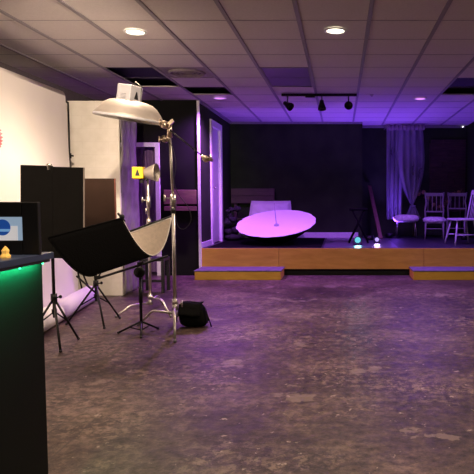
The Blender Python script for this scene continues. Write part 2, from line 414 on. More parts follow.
for r in (.07, .13, .19): b.lathe([(r, .001), (r + .035, .001), (r + .02, .022), (r + .005, .022), (r, .001)], mx, 36)
b.build('diffuser_ring', M['vent'], t)

def downlight(x, y, label, viol, energy, grp='recessed ceiling spotlights', size=.07, angle=150):
    t = thing('recessed_spotlight', label, 'ceiling light', (x, y, ZC - .02), grp)
    mx = Matrix.Translation((x, y, ZC - .012)) @ Matrix.Rotation(PI, 4, 'X')
    MB().lathe([(.078, -.003), (.105, -.003), (.105, .004), (.095, .009), (.082, .006), (.078, -.003)], mx, 32).build('trim_ring', M['white_trim'], t)
    MB().lathe([(0, .010), (.05, .009), (.079, .002), (.079, -.002), (0, -.002)], mx, 32).build('lens', E_viol if viol else E_warm, t)
    light('lamp', 'SPOT', (x, y, ZC - .06), energy, viol if viol else (1, .76, .54), t, size, (x, y, 0), angle, .8)
    return t
TRK1, TRK2, TRK3 = 140, 560, 36
WARM, VIOL = 165, 420
downlight(-1.90, 5.60, 'glowing warm recessed spotlight above the studio lamp', 0, WARM)
downlight(-.05, 5.56, 'glowing warm recessed spotlight in the middle of the ceiling', 0, WARM)
downlight(-1.85, 9.17, 'violet recessed spotlight beside the stage door wall', (.52, .13, 1), VIOL * 1.1)
downlight(1.21, 9.22, 'violet recessed spotlight above the stage steps at right', (.32, .10, 1), VIOL * .9)
downlight(1.80, 5.6, 'warm recessed spotlight right of the frame', 0, WARM)
downlight(-1.9, 2.0, 'warm recessed spotlight over the counter', 0, WARM * .3)
downlight(-.05, 2.0, 'warm recessed spotlight ahead of the camera', 0, WARM)
downlight(1.8, 2.0, 'warm recessed spotlight at right near the camera', 0, WARM)

# small sprinkler and pilot light
p = P(372, 95, 8.95)
t = tag(MB().lathe([(0, -.03), (.012, -.03), (.02, -.012), (.035, -.008), (.035, 0), (0, 0)], Matrix.Translation((p.x, p.y, ZC)), 18).build('sprinkler_head', M['chrome']), 'tiny chrome sprinkler head in the ceiling between two violet-lit tiles', 'sprinkler')
t = tag(MB().ball((2.55, YB2 - .045, ZC - .03), .014).build('indicator_light', E_dot), 'tiny white light at the end of the trim above the plank wall', 'light')

# track light
TY, TZ = 8.80, ZC - .03
t = thing('track_light', 'black ceiling track light bar with three spot heads', 'track light', (-.33, TY, ZC - .009))
MB().rng(-.87, .23, TY - .018, TY + .018, TZ - .018, ZC - .0105).build('rail', M['black_met'], t, bevel=.003)
MB().rng(-.52, -.38, TY - .03, TY + .03, TZ - .035, TZ - .018).build('power_box', M['black_met'], t)
for x, az, el in ((-.78, -35, 35), (-.28, 175, 68), (.11, 5, 15)):
    c = Vector((x, TY, TZ - .145)); d = Vector((math.cos(math.radians(az)) * math.cos(math.radians(el)), -math.sin(math.radians(az)) * math.cos(math.radians(el)) * .5, -math.sin(math.radians(el))))
    if x > 0: d = Vector((0, -1, -.25)).normalized()
    if x < -.7: d = Vector((.7, -.45, -.5)).normalized()
    if -.5 < x < 0: d = Vector((.05, -.15, -1)).normalized()
    q = d.to_track_quat('Z', 'Y').to_matrix().to_4x4()
    hd = MB().lathe([(0, -.075), (.028, -.07), (.034, -.03), (.058, .04), (.062, .07), (.054, .07), (.05, .045), (0, .04)], Matrix.Translation(c) @ q, 24).build('spot_head', M['black_met'], t)
    MB().tube([(x, TY, TZ - .018), (x, TY, TZ - .09), c - d * .02], .009, 8).build('stem', M['black_met'], hd)

tx, ty = -1.35, 2.9  # second track, added out of view to brighten paper, flat and studio lamp
t = thing('track_light', 'added out-of-view black track light above the counter, brightening the white paper and flat', 'track light', (tx, ty, ZC - .009))
MB().rng(tx - .5, tx + .5, ty - .018, ty + .018, TZ - .018, ZC - .0105).build('rail', M['black_met'], t, bevel=.003)
for x, aim, e, ang in ((tx - .4, (-3.1, 5.6, 1.3), TRK1, 75), (tx, (-3.0, 7.4, 1.95), TRK2, 42), (tx + .4, (-1.9, 5.4, 1.3), TRK3, 50)):
    c = Vector((x, ty, TZ - .145)); d = (Vector(aim) - c).normalized(); q = d.to_track_quat('Z', 'Y').to_matrix().to_4x4()
    hd = MB().lathe([(0, -.075), (.028, -.07), (.034, -.03), (.058, .04), (.062, .07), (.054, .07), (.05, .045), (0, .04)], Matrix.Translation(c) @ q, 24).build('spot_head', M['black_met'], t)
    MB().tube([(x, ty, TZ - .018), (x, ty, TZ - .09), c - d * .02], .009, 8).build('stem', M['black_met'], hd)
    MB().lathe([(0, .046), (.049, .046)], Matrix.Translation(c) @ q, 24).build('lens', E_warm, hd)
    light('lamp', 'SPOT', c + d * .08, e, (1, .77, .56), t, .05, aim, ang, .8)

# ------------------------------------------------------------------ stage
t = thing('stage', 'low ochre-fronted stage platform with dark deck', 'stage', (.2, 10.9, 0))
SH = .434
MB().rng(XS0 + .003, XS1 - .003, YW + .03, YB - .003, SH - .03, SH).rng(XJ + .003, XS1 - .003, YB - .003, YB2 - .003, SH - .03, SH).build('deck', M['deck'], t)
for a, c in ((XS0 + .01, -.99), (-.985, 1.315), (1.32, XS1 - .01)):
    MB().rng(a, c, YW - .005, YW + .025, .103, SH).build('front_board', M['ochre'], t, bevel=.003)
MB().rng(XS0 + .01, XS1 - .01, YW + .05, YW + .08, .0, .103).rng(XS0 + .01, XS1 - .01, YW + .03, YW + .12, .08, .38).build('toe_kick', M['toe'], t)
for a, c, lb in ((-2.26 + .06, -.905, 'ochre wooden step in front of the stage at left'), (1.09, 2.6, 'ochre wooden step in front of the stage at right')):
    s = thing('stage_step', lb, 'step', ((a + c) / 2, 9.15, 0), 'steps in front of the stage')
    MB().rng(a, c, 8.89, 8.92, 0, .125).rng(a, a + .03, 8.92, YW - .012, 0, .125).rng(c - .03, c, 8.92, YW - .012, 0, .125).build('riser', M['ochre'], s, bevel=.003)
    MB().rng(a - .01, c + .01, 8.88, YW - .008, .125, .143).build('tread', M['tread'], s, bevel=.003)
tag(MB().rng(-.28, .92, YW + .06, YB - .1, SH + .0005, SH + .004).build('floor_mat', M['gloss']), 'glossy grey vinyl sheet on the stage reflecting the small lights', 'floor mat')
tag(MB().rng(-2.15, -.32, YW + .12, YB - .15, SH + .0005, SH + .006).build('floor_mat', M['black_fab']), 'matt black mat on the stage under the round white umbrella', 'floor mat')

# ------------------------------------------------------------------ umbrella softbox lying on the stage
C = Vector((-1.135, 10.42, .80)); R_ = .695; DEP = .33
n = Vector((.0, -.30, .95)).normalized()
rollv = Matrix.Rotation(math.radians(-3.2), 3, 'Y')
n = rollv @ n
q = n.to_track_quat('Z', 'Y').to_matrix().to_4x4(); T = Matrix.Translation(C) @ q
t = thing('umbrella_softbox', 'large round white photo umbrella with black back lying open on the stage', 'photo umbrella', (C.x, C.y, SH))
NS = 16
def dish(depth, off, r0=1.0):
    def fn(u, v):
        a = 2 * PI * v; sc = 1 - .018 * (1 - abs(math.cos(a * NS / 2)))
        r = R_ * u * sc * r0
        return T @ Vector((r * math.cos(a), r * math.sin(a), -depth * (1 - u ** 2) + off))
    return fn
MB().grid(dish(.055, .004), 14, 96).build('diffuser', M['dish_white'], t)
MB().grid(dish(DEP, -.004), 14, 96).build('outer_cover', M['black_fab'], t)
rp = [T @ Vector((R_ * (1 - .018 * (1 - abs(math.cos(a * NS / 2)))) * math.cos(a), R_ * (1 - .018 * (1 - abs(math.cos(a * NS / 2)))) * math.sin(a), 0)) for a in [2 * PI * k / 96 for k in range(97)]]
MB().tube(rp, .006, 6, cap=False).build('rim', M['dish_white'], t)
MB().tube([T @ Vector((0, 0, -.05)), T @ Vector((0, 0, .36))], .006, 8).build('shaft', M['grey_plastic'], t)
MB().lathe([(0, -.01), (.045, -.01), (.045, .012), (.02, .03), (0, .03)], T @ Matrix.Translation((0, 0, -.045)), 16).build('hub', M['grey_plastic'], t)

# wooden bench behind, with cushion and dark plush heap
t = thing('wooden_bench', 'mauve wooden bench with plank back against the black stage wall', 'bench', (-1.82, 11.75, SH))
bz = SH
MB().rng(-2.20, -1.33, 11.93, 11.96, 1.285, 1.43).build('back_board', M['bench'], t, bevel=.004)
MB().rng(-2.20, -1.33, 11.93, 11.96, 1.135, 1.28).build('back_board', M['bench'], t, bevel=.004)
for x in (-2.12, -1.43): MB().rng(x - .03, x + .03, 11.96, 12.02, bz, 1.42).build('back_post', M['bench'], t, bevel=.003)
MB().rng(-2.20, -.93, 11.47, 11.93, .80, .84).build('seat', M['bench'], t, bevel=.004)
for x in (-2.12, -1.0):
    for y in (11.52, 11.88): MB().rng(x - .03, x + .03, y - .03, y + .03, bz, .80).build('leg', M['bench'], t, bevel=.003)
t = thing('cushion', 'rectangular white cushion propped on the bench behind the umbrella', 'cushion', (-1.36, 11.7, .84))
def cush(u, v, s):
    x, z = (u - .5) * 2, (v - .5) * 2
    k = max(0, (1 - x ** 4) * (1 - z ** 4)) ** .5
    wr = .012 * math.sin(9 * x + 5 * z) * k
    pin = 1 - .06 * (1 - abs(x)) * 0
    return Vector((-1.38 + x * .40 * (1 - .04 * z) , 11.68 + .10 * z * .6 + s * (.09 * k + wr), 1.01 + z * .17 * (1 - .05 * (1 - x * x))))
MB().grid(lambda u, v: cush(u, v, -1), 24, 12).grid(lambda u, v: cush(u, v, 1), 24, 12).build('cover', M['cushion'], t)
pts = [cush(u, 0, 0) for u in [k / 12 for k in range(13)]] + [cush(1, v, 0) for v in [k / 8 for k in range(1, 9)]] + [cush(u, 1, 0) for u in [1 - k / 12 for k in range(1, 13)]] + [cush(0, v, 0) for v in [1 - k / 8 for k in range(1, 9)]]
MB().tube(pts, .007, 6).build('piping', M['cushion'], t)
b = MB()
for k in range(26):
    a = random.uniform(0, 1); b.ball((-2.04 + random.uniform(-.12, .12), 11.22 + random.uniform(-.12, .12), SH + .07 + a * .60), random.uniform(.05, .085) * (1.15 - .5 * a), (1, 1, .8), .14, 9, 6)
b.ball((-2.04, 11.22, SH + .07), .12, (1.3, 1.2, .55), .05)
tag(b.build('plush_heap', M['dark_cloth']), 'dark lumpy plush heap on the stage left of the umbrella', 'fabric heap')

# ------------------------------------------------------------------ small stage lamps, stool, plank
def par(x, y, m, label, r, aim, col, e):
    t = thing('stage_lamp', label, 'stage lamp', (x, y, SH + .004), 'small stage lamps')
    z = SH + .012 + r + .01
    q = Vector(aim).normalized().to_track_quat('Z', 'Y').to_matrix().to_4x4(); X = Matrix.Translation((x, y, z)) @ q
    MB().lathe([(0, -.12), (r * .6, -.12), (r * .9, -.08), (r, -.03), (r, .03), (r * .86, .03), (r * .86, .012), (0, .012)], X, 28).build('housing', M['black_met'], t)
    MB().lathe([(0, .028), (r * .5, .025), (r * .82, .016), (r * .82, .013), (0, .013)], X, 28).build('lens', m, t)
    b = MB(); b.box((x, y, SH + .008), (r * 2.2, .04, .008)); b.box((x - r * 1.08, y, SH + .004 + r * .6), (.008, .03, r * 1.25)); b.box((x + r * 1.08, y, SH + .004 + r * .6), (.008, .03, r * 1.25)); b.build('bracket', M['black_met'], t)
    light('lamp', 'SPOT', Vector((x, y, z)) + Vector(aim).normalized() * .06, e, col, t, .05, Vector((x, y, z)) + Vector(aim), 110, .7)
par(.285, 10.12, E_cyan, 'small black stage lamp glowing cyan beneath the folding stool', .062, (0.0, -1, .12), (.3, .9, 1), 4)
par(.635, 10.5, E_lav, 'small black stage lamp glowing lavender at the foot of the leaning plank', .045, (.0, -1, .12), (.6, .4, 1), 3)
# unseen uplights added to wash the stage ceiling and curtain violet
def uplight(x, y, label, e, ang=84):
    t = thing('added_uplight', label, 'uplight', (x, y, SH), 'added violet uplights on the stage')
    MB().lathe([(0, 0), (.07, 0), (.075, .09), (.066, .09), (.062, .07), (0, .07)], Matrix.Translation((x, y, SH)), 24).build('housing', M['black_met'], t)
    MB().lathe([(0, .076), (.06, .074), (.06, .071), (0, .071)], Matrix.Translation((x, y, SH)), 24).build('lens', E_viol, t)
    light('lamp', 'SPOT', (x, y, SH + .11), e, (.20, .06, 1), t, .08, (x, y - .45, ZC), ang, .9)
uplight(-1.0, 11.3, 'added violet uplight on the stage floor hidden behind the round umbrella', 100, 112)
uplight(.55, 11.3, 'added violet uplight standing on the stage behind the folding stool', 100, 112)
uplight(.97, 12.05, 'added violet uplight on the stage at the foot of the sheer curtain', 120, 120)
uplight(2.38, 11.45, 'added violet uplight on the stage behind the spindle-back chair at the right edge', 85, 112)

# folding stool
t = thing('folding_stool', 'black folding stool with crossed legs on the stage', 'stool', (.33, 10.55, SH))
zt = SH + .60
MB().box((.31, 10.55, zt), (.33, .28, .04)).build('seat', M['black_fab'], t, bevel=.01)
for y in (10.44, 10.66):
    for s in (-1, 1): MB().tube([(.31 + s * .11, y, zt - .013), (.31 - s * .17, y + s * .012, SH + .012)], .016, 8).build('leg', M['black_fab'], t)
for x in (.15, .47): MB().tube([(x, 10.44, SH + .055), (x, 10.66, SH + .055)], .009, 8).build('stretcher', M['black_fab'], t)
# camera-like gadget on top
t = thing('wooden_plank', 'reddish brown plank leaning against the dark wall of the stage', 'plank', (.77, 11.75, SH))
a, c = Vector((.78, 11.62, SH + .012)), Vector((.60, 12.57, 1.50)); d = (c - a)
Rm = d.normalized().to_track_quat('Z', 'Y').to_matrix()
MB().box((a + c) / 2, (.075, .022, d.length), Rm).build('board', M['red_wood'], t, bevel=.003)

# ------------------------------------------------------------------ sheer curtain
t = thing('sheer_curtain', 'violet-lit sheer curtain tied at its lower end, hanging beside the plank wall', 'curtain', (1.3, 12.3, ZC - .05))
def left_panel(u, v):
    z = 2.66 - v * (2.66 - .80); w = .34 - .03 * v
    return Vector((.93 + u * w + .02 * v, 12.32 + .03 * math.sin(u * 24 + 2 * v), z))
def right_panel(u, v):
    z = 2.66 - v * (2.66 - 1.08)
    pinch = max(0, (v - .25) / .75) ** 2.4
    x0 = 1.17 + pinch * .28 - .03 * math.sin(v * PI); x1 = 1.67 - pinch * .16 + .05 * math.sin(v * PI) - pinch * .03
    return Vector((x0 + (x1 - x0) * u, 12.26 + .035 * math.sin(u * 26) * (1 - .5 * pinch), z))
def tail(u, v):
    z = 1.08 - v * .26; w = .05 + .12 * v
    return Vector((1.475 + (u - .5) * w * 2, 12.26 + .02 * math.sin(u * 22), z))
MB().grid(left_panel, 50, 30).build('panel', M['sheer'], t)
MB().grid(right_panel, 60, 40).grid(tail, 24, 8).build('panel', M['sheer'], t)
MB().tube([(1.475 + .05 * math.cos(a), 12.26 + .045 * math.sin(a), 1.08) for a in [2 * PI * k / 20 for k in range(21)]], .012, 6).build('tie', M['sheer'], t)
def val(u, v):
    return Vector((.92 + u * .78, 12.22 + .02 * math.sin(u * 60) - .03 * math.sin(v * PI), 2.735 - v * .12 + .006 * math.sin(u * 33)))
MB().grid(val, 90, 5).build('valance', M['vent'], t)
MB().tube([(.88, 12.30, 2.68), (1.74, 12.30, 2.68)], .012, 10).build('rod', M['chrome'], t)
for x in (.90, 1.70): MB().rng(x, x + .02, 12.30, YB2 - .001, 2.67, 2.69).build('bracket', M['chrome'], t)

# reclaimed plank wall panel
t = thing('plank_wall_panel', 'dark reclaimed wood plank panel on the stage wall', 'wall panel', (2.26, YB2 - .03, 1.0))
z = .95; k = 0
while z < 2.36:
    off = (.0, .35, .18, .5)[k % 4]; x = 1.88
    b = MB()
    for xa, xb in ((1.89, 1.89 + .25 + off * .7), (1.895 + .25 + off * .7, 2.62)):
        b.rng(xa, xb, YB2 - .035 - random.uniform(0, .01), YB2 - .003, z, z + .112)
    b.build('plank', M['reclaimed'], t, bevel=.002); z += .117; k += 1
MB().rng(1.86, 1.885, YB2 - .045, YB2 - .002, .93, 2.39).rng(1.885, 2.63, YB2 - .045, YB2 - .002, 2.355, 2.39).build('frame', M['reclaimed'], t)

# ------------------------------------------------------------------ fluffy stool
t = thing('fur_stool', 'white faux fur stool with thin metal legs below the sheer curtain', 'stool', (1.33, 11.98, SH), rz=0)
def fur_pad(c, sx, sy, sz):
    b = MB(); c = V(c)
    def fn(u, v):
        th, ph = PI * u, 2 * PI * v
        def se(x, e): return math.copysign(abs(x) ** e, x)
        jit = 1 + .05 * math.sin(13 * ph + 5 * th) + random.uniform(-.035, .035) * math.sin(th)
        return c + Vector((se(math.sin(th), .6) * se(math.cos(ph), .55) * sx * jit, se(math.sin(th), .6) * se(math.sin(ph), .55) * sy * jit, se(math.cos(th), .8) * sz * jit))
    b.grid(fn, 18, 44); return b
fur_pad((1.31, 11.98, .83), .245, .17, .075).build('seat', M['fur'], t)
for s1 in (-1, 1):
    for s2 in (-1, 1): MB().tube([(1.31 + s1 * .17, 11.98 + s2 * .10, .79), (1.31 + s1 * .20, 11.98 + s2 * .13, SH + .001)], .007, 8).build('leg', M['chrome'], t)

# ------------------------------------------------------------------ chairs
def slat_chair(loc, rz, label, m, h, fur, grp=None):
    t = thing('dining_chair', label, 'chair', loc, grp, rz)
    B = lambda: MB()
    w, d = .19, .19; H = .92 - h
    if fur: fur_pad((0, -.01, h + .01), w + .03, d + .03, .06).build('seat_cushion', M['fur'], t, world=False)
    B().box((0, 0, h - .035), (w * 2, d * 2, .035)).build('seat', m, t, bevel=.008, world=False)
    for s in (-1, 1):
        B().tube([(s * (w - .02), -d + .02, h - .03), (s * (w - .01), -d + .005, 0)], [.02, .013], 10).build('leg', m, t, world=False)
        B().tube([(s * (w - .02), d - .02, h - .03), (s * (w - .01), d + .03, 0)], [.02, .013], 10).build('leg', m, t, world=False)
        B().tube([(s * (w - .02), d - .02, h - .02), (s * (w - .005), d + .0, h + .2), (s * (w - .03), d + .02, h + H * .62), (s * (w - .0), d + .06, h + H)], [.019, .017, .019, .015], 10).build('back_post', m, t, world=False)
    B().box((0, d + .055, h + H - .045), (w * 2, .022, .07)).build('top_rail', m, t, bevel=.01, world=False)
    B().box((0, d + .012, h + .17), (w * 2 - .02, .02, .03)).build('cross_rail', m, t, bevel=.004, world=False)
    for k in range(4):
        x = (k - 1.5) * .085; B().tube([(x, d + .012, h + .175), (x, d + .05, h + H - .08)], .008, 8).build('spindle', m, t, world=False)
    B().tube([(-w + .02, -d + .01, .2), (w - .02, -d + .01, .2)], .009, 8).build('stretcher', m, t, world=False)
    return t
slat_chair((1.86, 11.85, SH + .001), math.radians(-8), 'white wooden chair with a fluffy white seat beside the fur stool', M['chair_grey'], .36, True, 'chairs on the stage')
slat_chair((2.33, 12.02, SH + .001), math.radians(-14), 'worn pale spindle-back chair in front of the plank wall, between two others', M['chair_grey'], .42, False, 'chairs on the stage')

t = thing('spindle_chair', 'white spindle-back chair at the right edge of the stage', 'chair', (2.11, 10.36, SH + .001), 'chairs on the stage', math.radians(-75.5))
m = M['chair_white']; h = .44; w = .2
b = MB(); poly = [(-.20, -.20, h - .03), (.20, -.20, h - .03), (.225, -.05, h - .03), (.20, .18, h - .03), (.12, .215, h - .03), (-.12, .215, h - .03), (-.20, .18, h - .03), (-.225, -.05, h - .03)]
b.prism(poly, (0, 0, .035)).build('seat', m, t, bevel=.01, world=False)
feet = {}
for s in (-1, 1):
    for e, y in ((-1, -.15), (1, .15)):
        top, ft = Vector((s * .13, y, h - .03)), Vector((s * .21, y * 1.5, 0)); mid = (top + ft) / 2
        MB().tube([top, mid + (top - mid) * .4, mid, mid + (ft - mid) * .4, ft], [.013, .018, .014, .017, .011], 10).build('leg', m, t, world=False)
        feet[s, e] = top + (ft - top) * .6
for s in (-1, 1): MB().tube([feet[s, -1], feet[s, 1]], .010, 8).build('stretcher', m, t, world=False)
MB().tube([(feet[-1, -1] + feet[-1, 1]) / 2, (feet[1, -1] + feet[1, 1]) / 2], .010, 8).build('stretcher', m, t, world=False)
for s in (-1, 1): MB().tube([(s * .17, .18, h), (s * .20, .29, .93)], [.015, .013], 10).build('back_post', m, t, world=False)
MB().box((0, .285, .90), (.44, .02, .085), Rx(-.2)).build('top_rail', m, t, bevel=.012, world=False)
for k in range(5):
    x = (k - 2) * .062; MB().tube([(x * .85, .195, h), (x, .28, .87)], .0065, 8).build('spindle', m, t, world=False)

# flower garland behind the chairs
t = thing('flower_garland', 'dark dried flower garland running behind the chair backs', 'garland', (2.0, 12.35, 1.2))
vine = [Vector((1.52 + k * .052, 12.50 + .03 * math.sin(k * 1.3), 1.20 + .16 * math.sin(k * .42 + .3) + .02 * math.sin(k * 2.1))) for k in range(20)]
MB().tube(vine, .012, 8).build('vine', M['green_leaf'], t)
for k, p in enumerate(vine):
    if k % 2 == 0:
        b = MB()
        for j in range(6):
            a = j * PI / 3; b.ball(p + Vector((.024 * math.cos(a), -.03, .024 * math.sin(a))), .019, (1, .5, 1), .05, 8, 5)
        b.ball(p + Vector((0, -.045, 0)), .012, seg=8, rings=5); b.build('flower', M['petal'], t)
    else:
        b = MB()
        for j in range(5):
            a = j * 1.3 + k; c = p + Vector((.04 * math.cos(a), -.01, .045 * math.sin(a)))
            b.ball(c, .03, (1, .12, .45), 0, 8, 5, Matrix.Rotation(-a, 3, 'Y'))
        b.build('leaf_sprig', M['green_leaf'], t)
# thin support so the garland rests on the floor
MB().tube([(1.52, 12.52, SH), (1.52, 12.50, 1.25)], .010, 8).build('support', M['green_leaf'], t)
MB().tube([(2.508, 12.52, SH), (2.508, 12.50, vine[-1].z)], .010, 8).build('support', M['green_leaf'], t)

# ------------------------------------------------------------------ curtain in the doorway + passage lamp
t = thing('doorway_curtain', 'purple-lit curtain hanging inside the white-framed doorway', 'curtain', (-3.1, YW + .3, 2.05))
def dc(x0, x1):
    return lambda u, v: Vector((x0 + u * (x1 - x0), YW + .30 + .035 * math.sin(u * 22) + .01 * math.sin(v * 5), 2.10 - v * 2.08))
MB().grid(dc(-3.32, -2.93), 40, 6).build('panel', mat('purple_velvet', (.30, .17, .42), .6), t)
MB().grid(dc(-3.75, -3.36), 40, 6).build('panel', mat('maroon_cloth', (.17, .05, .07), .8), t)
MB().tube([(XL + .05, YW + .30, 2.12), (XS0 - .1, YW + .30, 2.12)], .014, 10).build('rod', M['chrome'], t)
light('passage_lamp', 'POINT', (-2.6, 9.75, 2.3), 18, (.35, .15, 1), None, .08)

# black stool in front of doorway
t = thing('low_stool', 'black square stool standing in front of the doorway behind the light stands', 'stool', (-2.46, 7.75, 0))
MB().rng(-2.60, -2.28, 7.62, 7.9, .41, .45).build('seat', M['black'], t, bevel=.006)
for x in (-2.58, -2.30):
    for y in (7.64, 7.88): MB().rng(x - .02, x + .02, y - .02, y + .02, 0, .41).build('leg', M['black'], t, bevel=.003)
MB().rng(-2.56, -2.32, 7.63, 7.65, .14, .17).build('stretcher', M['black'], t)

# ------------------------------------------------------------------ paper backdrop
t = thing('paper_backdrop', 'white paper backdrop hanging from a roll down to the floor at left', 'backdrop', (-3.1, 5.6, 0))
Y0, Y1 = 4.25, 6.95; ZR = 2.40; XRL = -3.24
MB().tube([(XRL, Y0, ZR), (XRL, Y1, ZR)], .058, 28).build('top_roll', M['paper'], t)
MB().tube([(XRL, Y0 - .06, ZR), (XRL, Y0 + .0, ZR)], .03, 16).tube([(XRL, Y1, ZR), (XRL, Y1 + .05, ZR)], .03, 16).build('core', M['flag_edge'], t)
def rollx(s): return -2.57 + s * (-2.96 + 2.57)
def sheet(u, v):
    y = Y0 + u * (Y1 - Y0)
    xt, xb = XRL + .06, rollx(u) - .13
    k = v ** 1.15
    x = xt + (xb - xt) * k + .008 * math.sin(u * 9) * v
    return Vector((x, y, ZR - .0 - v * (ZR - .10)))
MB().grid(sheet, 20, 30).build('sheet', M['paper'], t)
MB().tube([(rollx(0), Y0, .098), (rollx(1), Y1, .098)], .097, 32).build('floor_roll', M['paper'], t)

# stands holding the backdrop
def bg_stand(x, y, label):
    t = thing('backdrop_stand', label, 'light stand', (x, y, 0), 'stands carrying the paper backdrop')
    MB().tube([(x, y, .12), (x, y, 1.2)], .014, 12).build('lower_pole', M['black_met'], t)
    MB().tube([(x, y, 1.2), (x, y, 2.345)], .010, 12).build('upper_pole', M['black_met'], t)
    for z in (1.2, 1.72): MB().tube([(x, y, z - .03), (x, y, z + .03)], .021, 12).box((x + .03, y, z), (.03, .012, .02)).build('collar', M['black_met'], t)
    MB().tube([(x, y, 2.33), (XRL, y, 2.37)], .01, 8).build('hook', M['black_met'], t)
    for a in (90, 200, 20):
        c = Vector((math.cos(math.radians(a)), math.sin(math.radians(a)), 0)) ; MB().tube([Vector((x, y, .62)), Vector((x, y, .012)) + c * (.28 if a != 20 else .22)], .010, 8).build('leg', M['black_met'], t)
    return t
bg_stand(-3.20, 7.06, 'thin black stand carrying the far end of the paper roll')

# ------------------------------------------------------------------ white flat with plastic-wrapped side
t = thing('scenic_flat', 'tall cream faux-brick scenic flat with a grey plastic-wrapped side', 'scenic flat', (-3.2, 7.7, 0))
MB().rng(-3.78, -2.745, 7.42, 7.46, .0, 2.42).build('front_panel', M['flat'], t, bevel=.003)
def wrap(u, v):
    return Vector((-2.735 + .010 * math.sin(u * 17 + 5 * v) * math.sin(v * 23) + .012 * math.sin(v * 9 + u * 4) - .0, 7.44 + u * .60, 2.42 * v))
MB().grid(wrap, 16, 50).build('side_wrap', M['plastic_wrap'], t, solid=.006)

# ------------------------------------------------------------------ light stands
def tripod(name, label, base, top_z, feet, hub_z, brace_z, cat='light stand', r=.013, grp=None, parts=True):
    """feet: floor points (x, y)"""
    x, y = base
    t = thing(name, label, cat, (x, y, 0), grp)
    MB().tube([(x, y, brace_z - .05), (x, y, top_z)], r, 12).build('pole', M['black_met'], t)
    MB().tube([(x, y, hub_z - .035), (x, y, hub_z + .035)], r + .012, 12).build('collar', M['black_met'], t)
    MB().tube([(x, y, hub_z), (x + .05, y, hub_z + .01)], .006, 8).ball((x + .055, y, hub_z + .011), .014, seg=8, rings=6).build('knob', M['black_met'], t)
    MB().tube([(x, y, brace_z - .02), (x, y, brace_z + .02)], r + .008, 12).build('lower_collar', M['black_met'], t)
    for fx, fy in feet:
        f = Vector((fx, fy, .012)); a = Vector((x, y, hub_z)); lg = MB().tube([a, f], .0095, 8).build('leg', M['black_met'], t)
        MB().ball(f, .014, (1, 1, .8), seg=8, rings=6).build('rubber_foot', M['black'], lg)
        MB().tube([Vector((x, y, brace_z)), a + (f - a) * .55], .0065, 8).build('brace', M['black_met'], t)
    return t

# stand with the pair of black boards
Y = 4.8; px = P(53, 300, Y).x
ft = [P(65, 341, 4.96), P(79, 354, 4.58), P(30, 338, 5.0)]
ft = [(p.x, p.y) for p in ft]
b1 = P(54, 300, 4.95); bx, by = b1.x, 4.95
t = tripod('light_stand', 'black tripod stand carrying the pair of tall black boards', (bx, by), 1.50, [(bx + .15, by + .10), (bx + .20, by - .33), (bx - .15, by - .24)], P(53, 301, Y).z, P(53, 315, Y).z, grp='black tripod stands')
fb = thing('folding_flag', 'pair of tall black boards hinged at a stand in front of the white paper', 'light flag', (bx, by - .04, .74))
Y = 4.9; zt = P(51, 166, Y).z; zb = P(51, 257.5, Y).z
for s, dz in ((-1, .012), (1, -.018)):
    e = 31.5 / F * Y
    ang = math.radians(6) * s
    c = Vector((bx + .034 + s * (e / 2 + .0008), by - .045, (zt + zb) / 2 + dz * .5))
    Rm = Rz(-ang * .5) @ Ry(math.radians(1.6))
    lf = MB().box(c, (e - .001, .012, zt - zb), Rm).build('board', M['flag'], fb, bevel=.002)
    if s > 0:
        MB().box(c + Rm @ Vector((e / 2, -.001, 0)), (.006, .014, zt - zb), Rm).build('edge_strip', M['flag_edge'], lf)
MB().tube([(bx + .012, by - .045, zt - .03), (bx + .012, by - .045, zt + .012)], .012, 10).ball((bx + .012, by - .05, zt + .005), .017, seg=10, rings=6).build('clip', M['chrome'], fb)
MB().tube([(bx + .030, by - .028, .80), (bx + .030, by - .028, 1.45)], .008, 8).build('spine', M['black_met'], fb)

# stand and brown board
Y = 5.75; p = P(96, 290, Y); bx, by = p.x, Y
tb = tripod('light_stand', 'black tripod stand under the brown board, its legs spread beside the floor roll', (bx, by), 1.35, [(bx - .25, by - .10), (bx + .18, by - .27), (bx + .15, by + .20)], P(96, 284, Y).z, P(97, 296, Y).z, grp='black tripod stands')
MB().tube([P(97, 294, Y - .02), P(76.5, 276, Y - .02)], .010, 8).build('side_arm', M['black_met'], tb)
a, c = P(64, 178.5, Y - .04), P(114.5, 178.5, Y - .04); zt = a.z; zb = zt - .76
bd = thing('brown_board', 'dark brown rectangular board standing behind the black boards', 'light flag', ((a.x + c.x) / 2, Y - .04, zb))
MB().rng(a.x, c.x, Y - .05, Y - .035, zb, zt).build('panel', M['brown'], bd, bevel=.002)
MB().rng(c.x + .0005, c.x + .010, Y - .051, Y - .034, zb, zt).build('edge_strip', M['brown_edge'], bd)
MB().tube([(bx, Y - .034, zb + .1), (bx, Y - .012, zb + .1)], .02, 10).build('clamp', M['black_met'], bd)

# ------------------------------------------------------------------ curved reflector
t = thing('curved_reflector', 'curved black-backed reflector with pale gold inside, slung on an angled arm', 'reflector', P(110, 262, 5.3))
RA, RC, RB = P(122, 218, 4.80), P(159, 294, 4.80), P(171, 218, 5.08)
LA, LC, LB = P(48, 238, 4.50), P(99, 314, 4.52), P(112, 240, 4.80)
def bez(a, b, c, s): return a * (1 - s) ** 2 + b * 2 * s * (1 - s) + c * s * s
def bow(u, v, off=0):
    l, r = bez(LA, LC, LB, v), bez(RA, RC, RB, v)
    p = l + (r - l) * u
    # inward offset
    tl = bez(LA, LC, LB, min(1, v + .01)) - bez(LA, LC, LB, max(0, v - .01))
    nn = tl.cross(r - l).normalized()
    return p + nn * off
sgn = 1 if (bow(.5, .5, 1) - bow(.5, .5, 0)).z > 0 else -1
MB().grid(lambda u, v: bow(u, v, 0), 20, 30).build('black_backing', M['black_fab'], t, solid=.004)
MB().grid(lambda u, v: bow(.01 + u * .985, .006 + v * .988, sgn * .006), 20, 30).build('gold_lining', M['refl_in'], t)
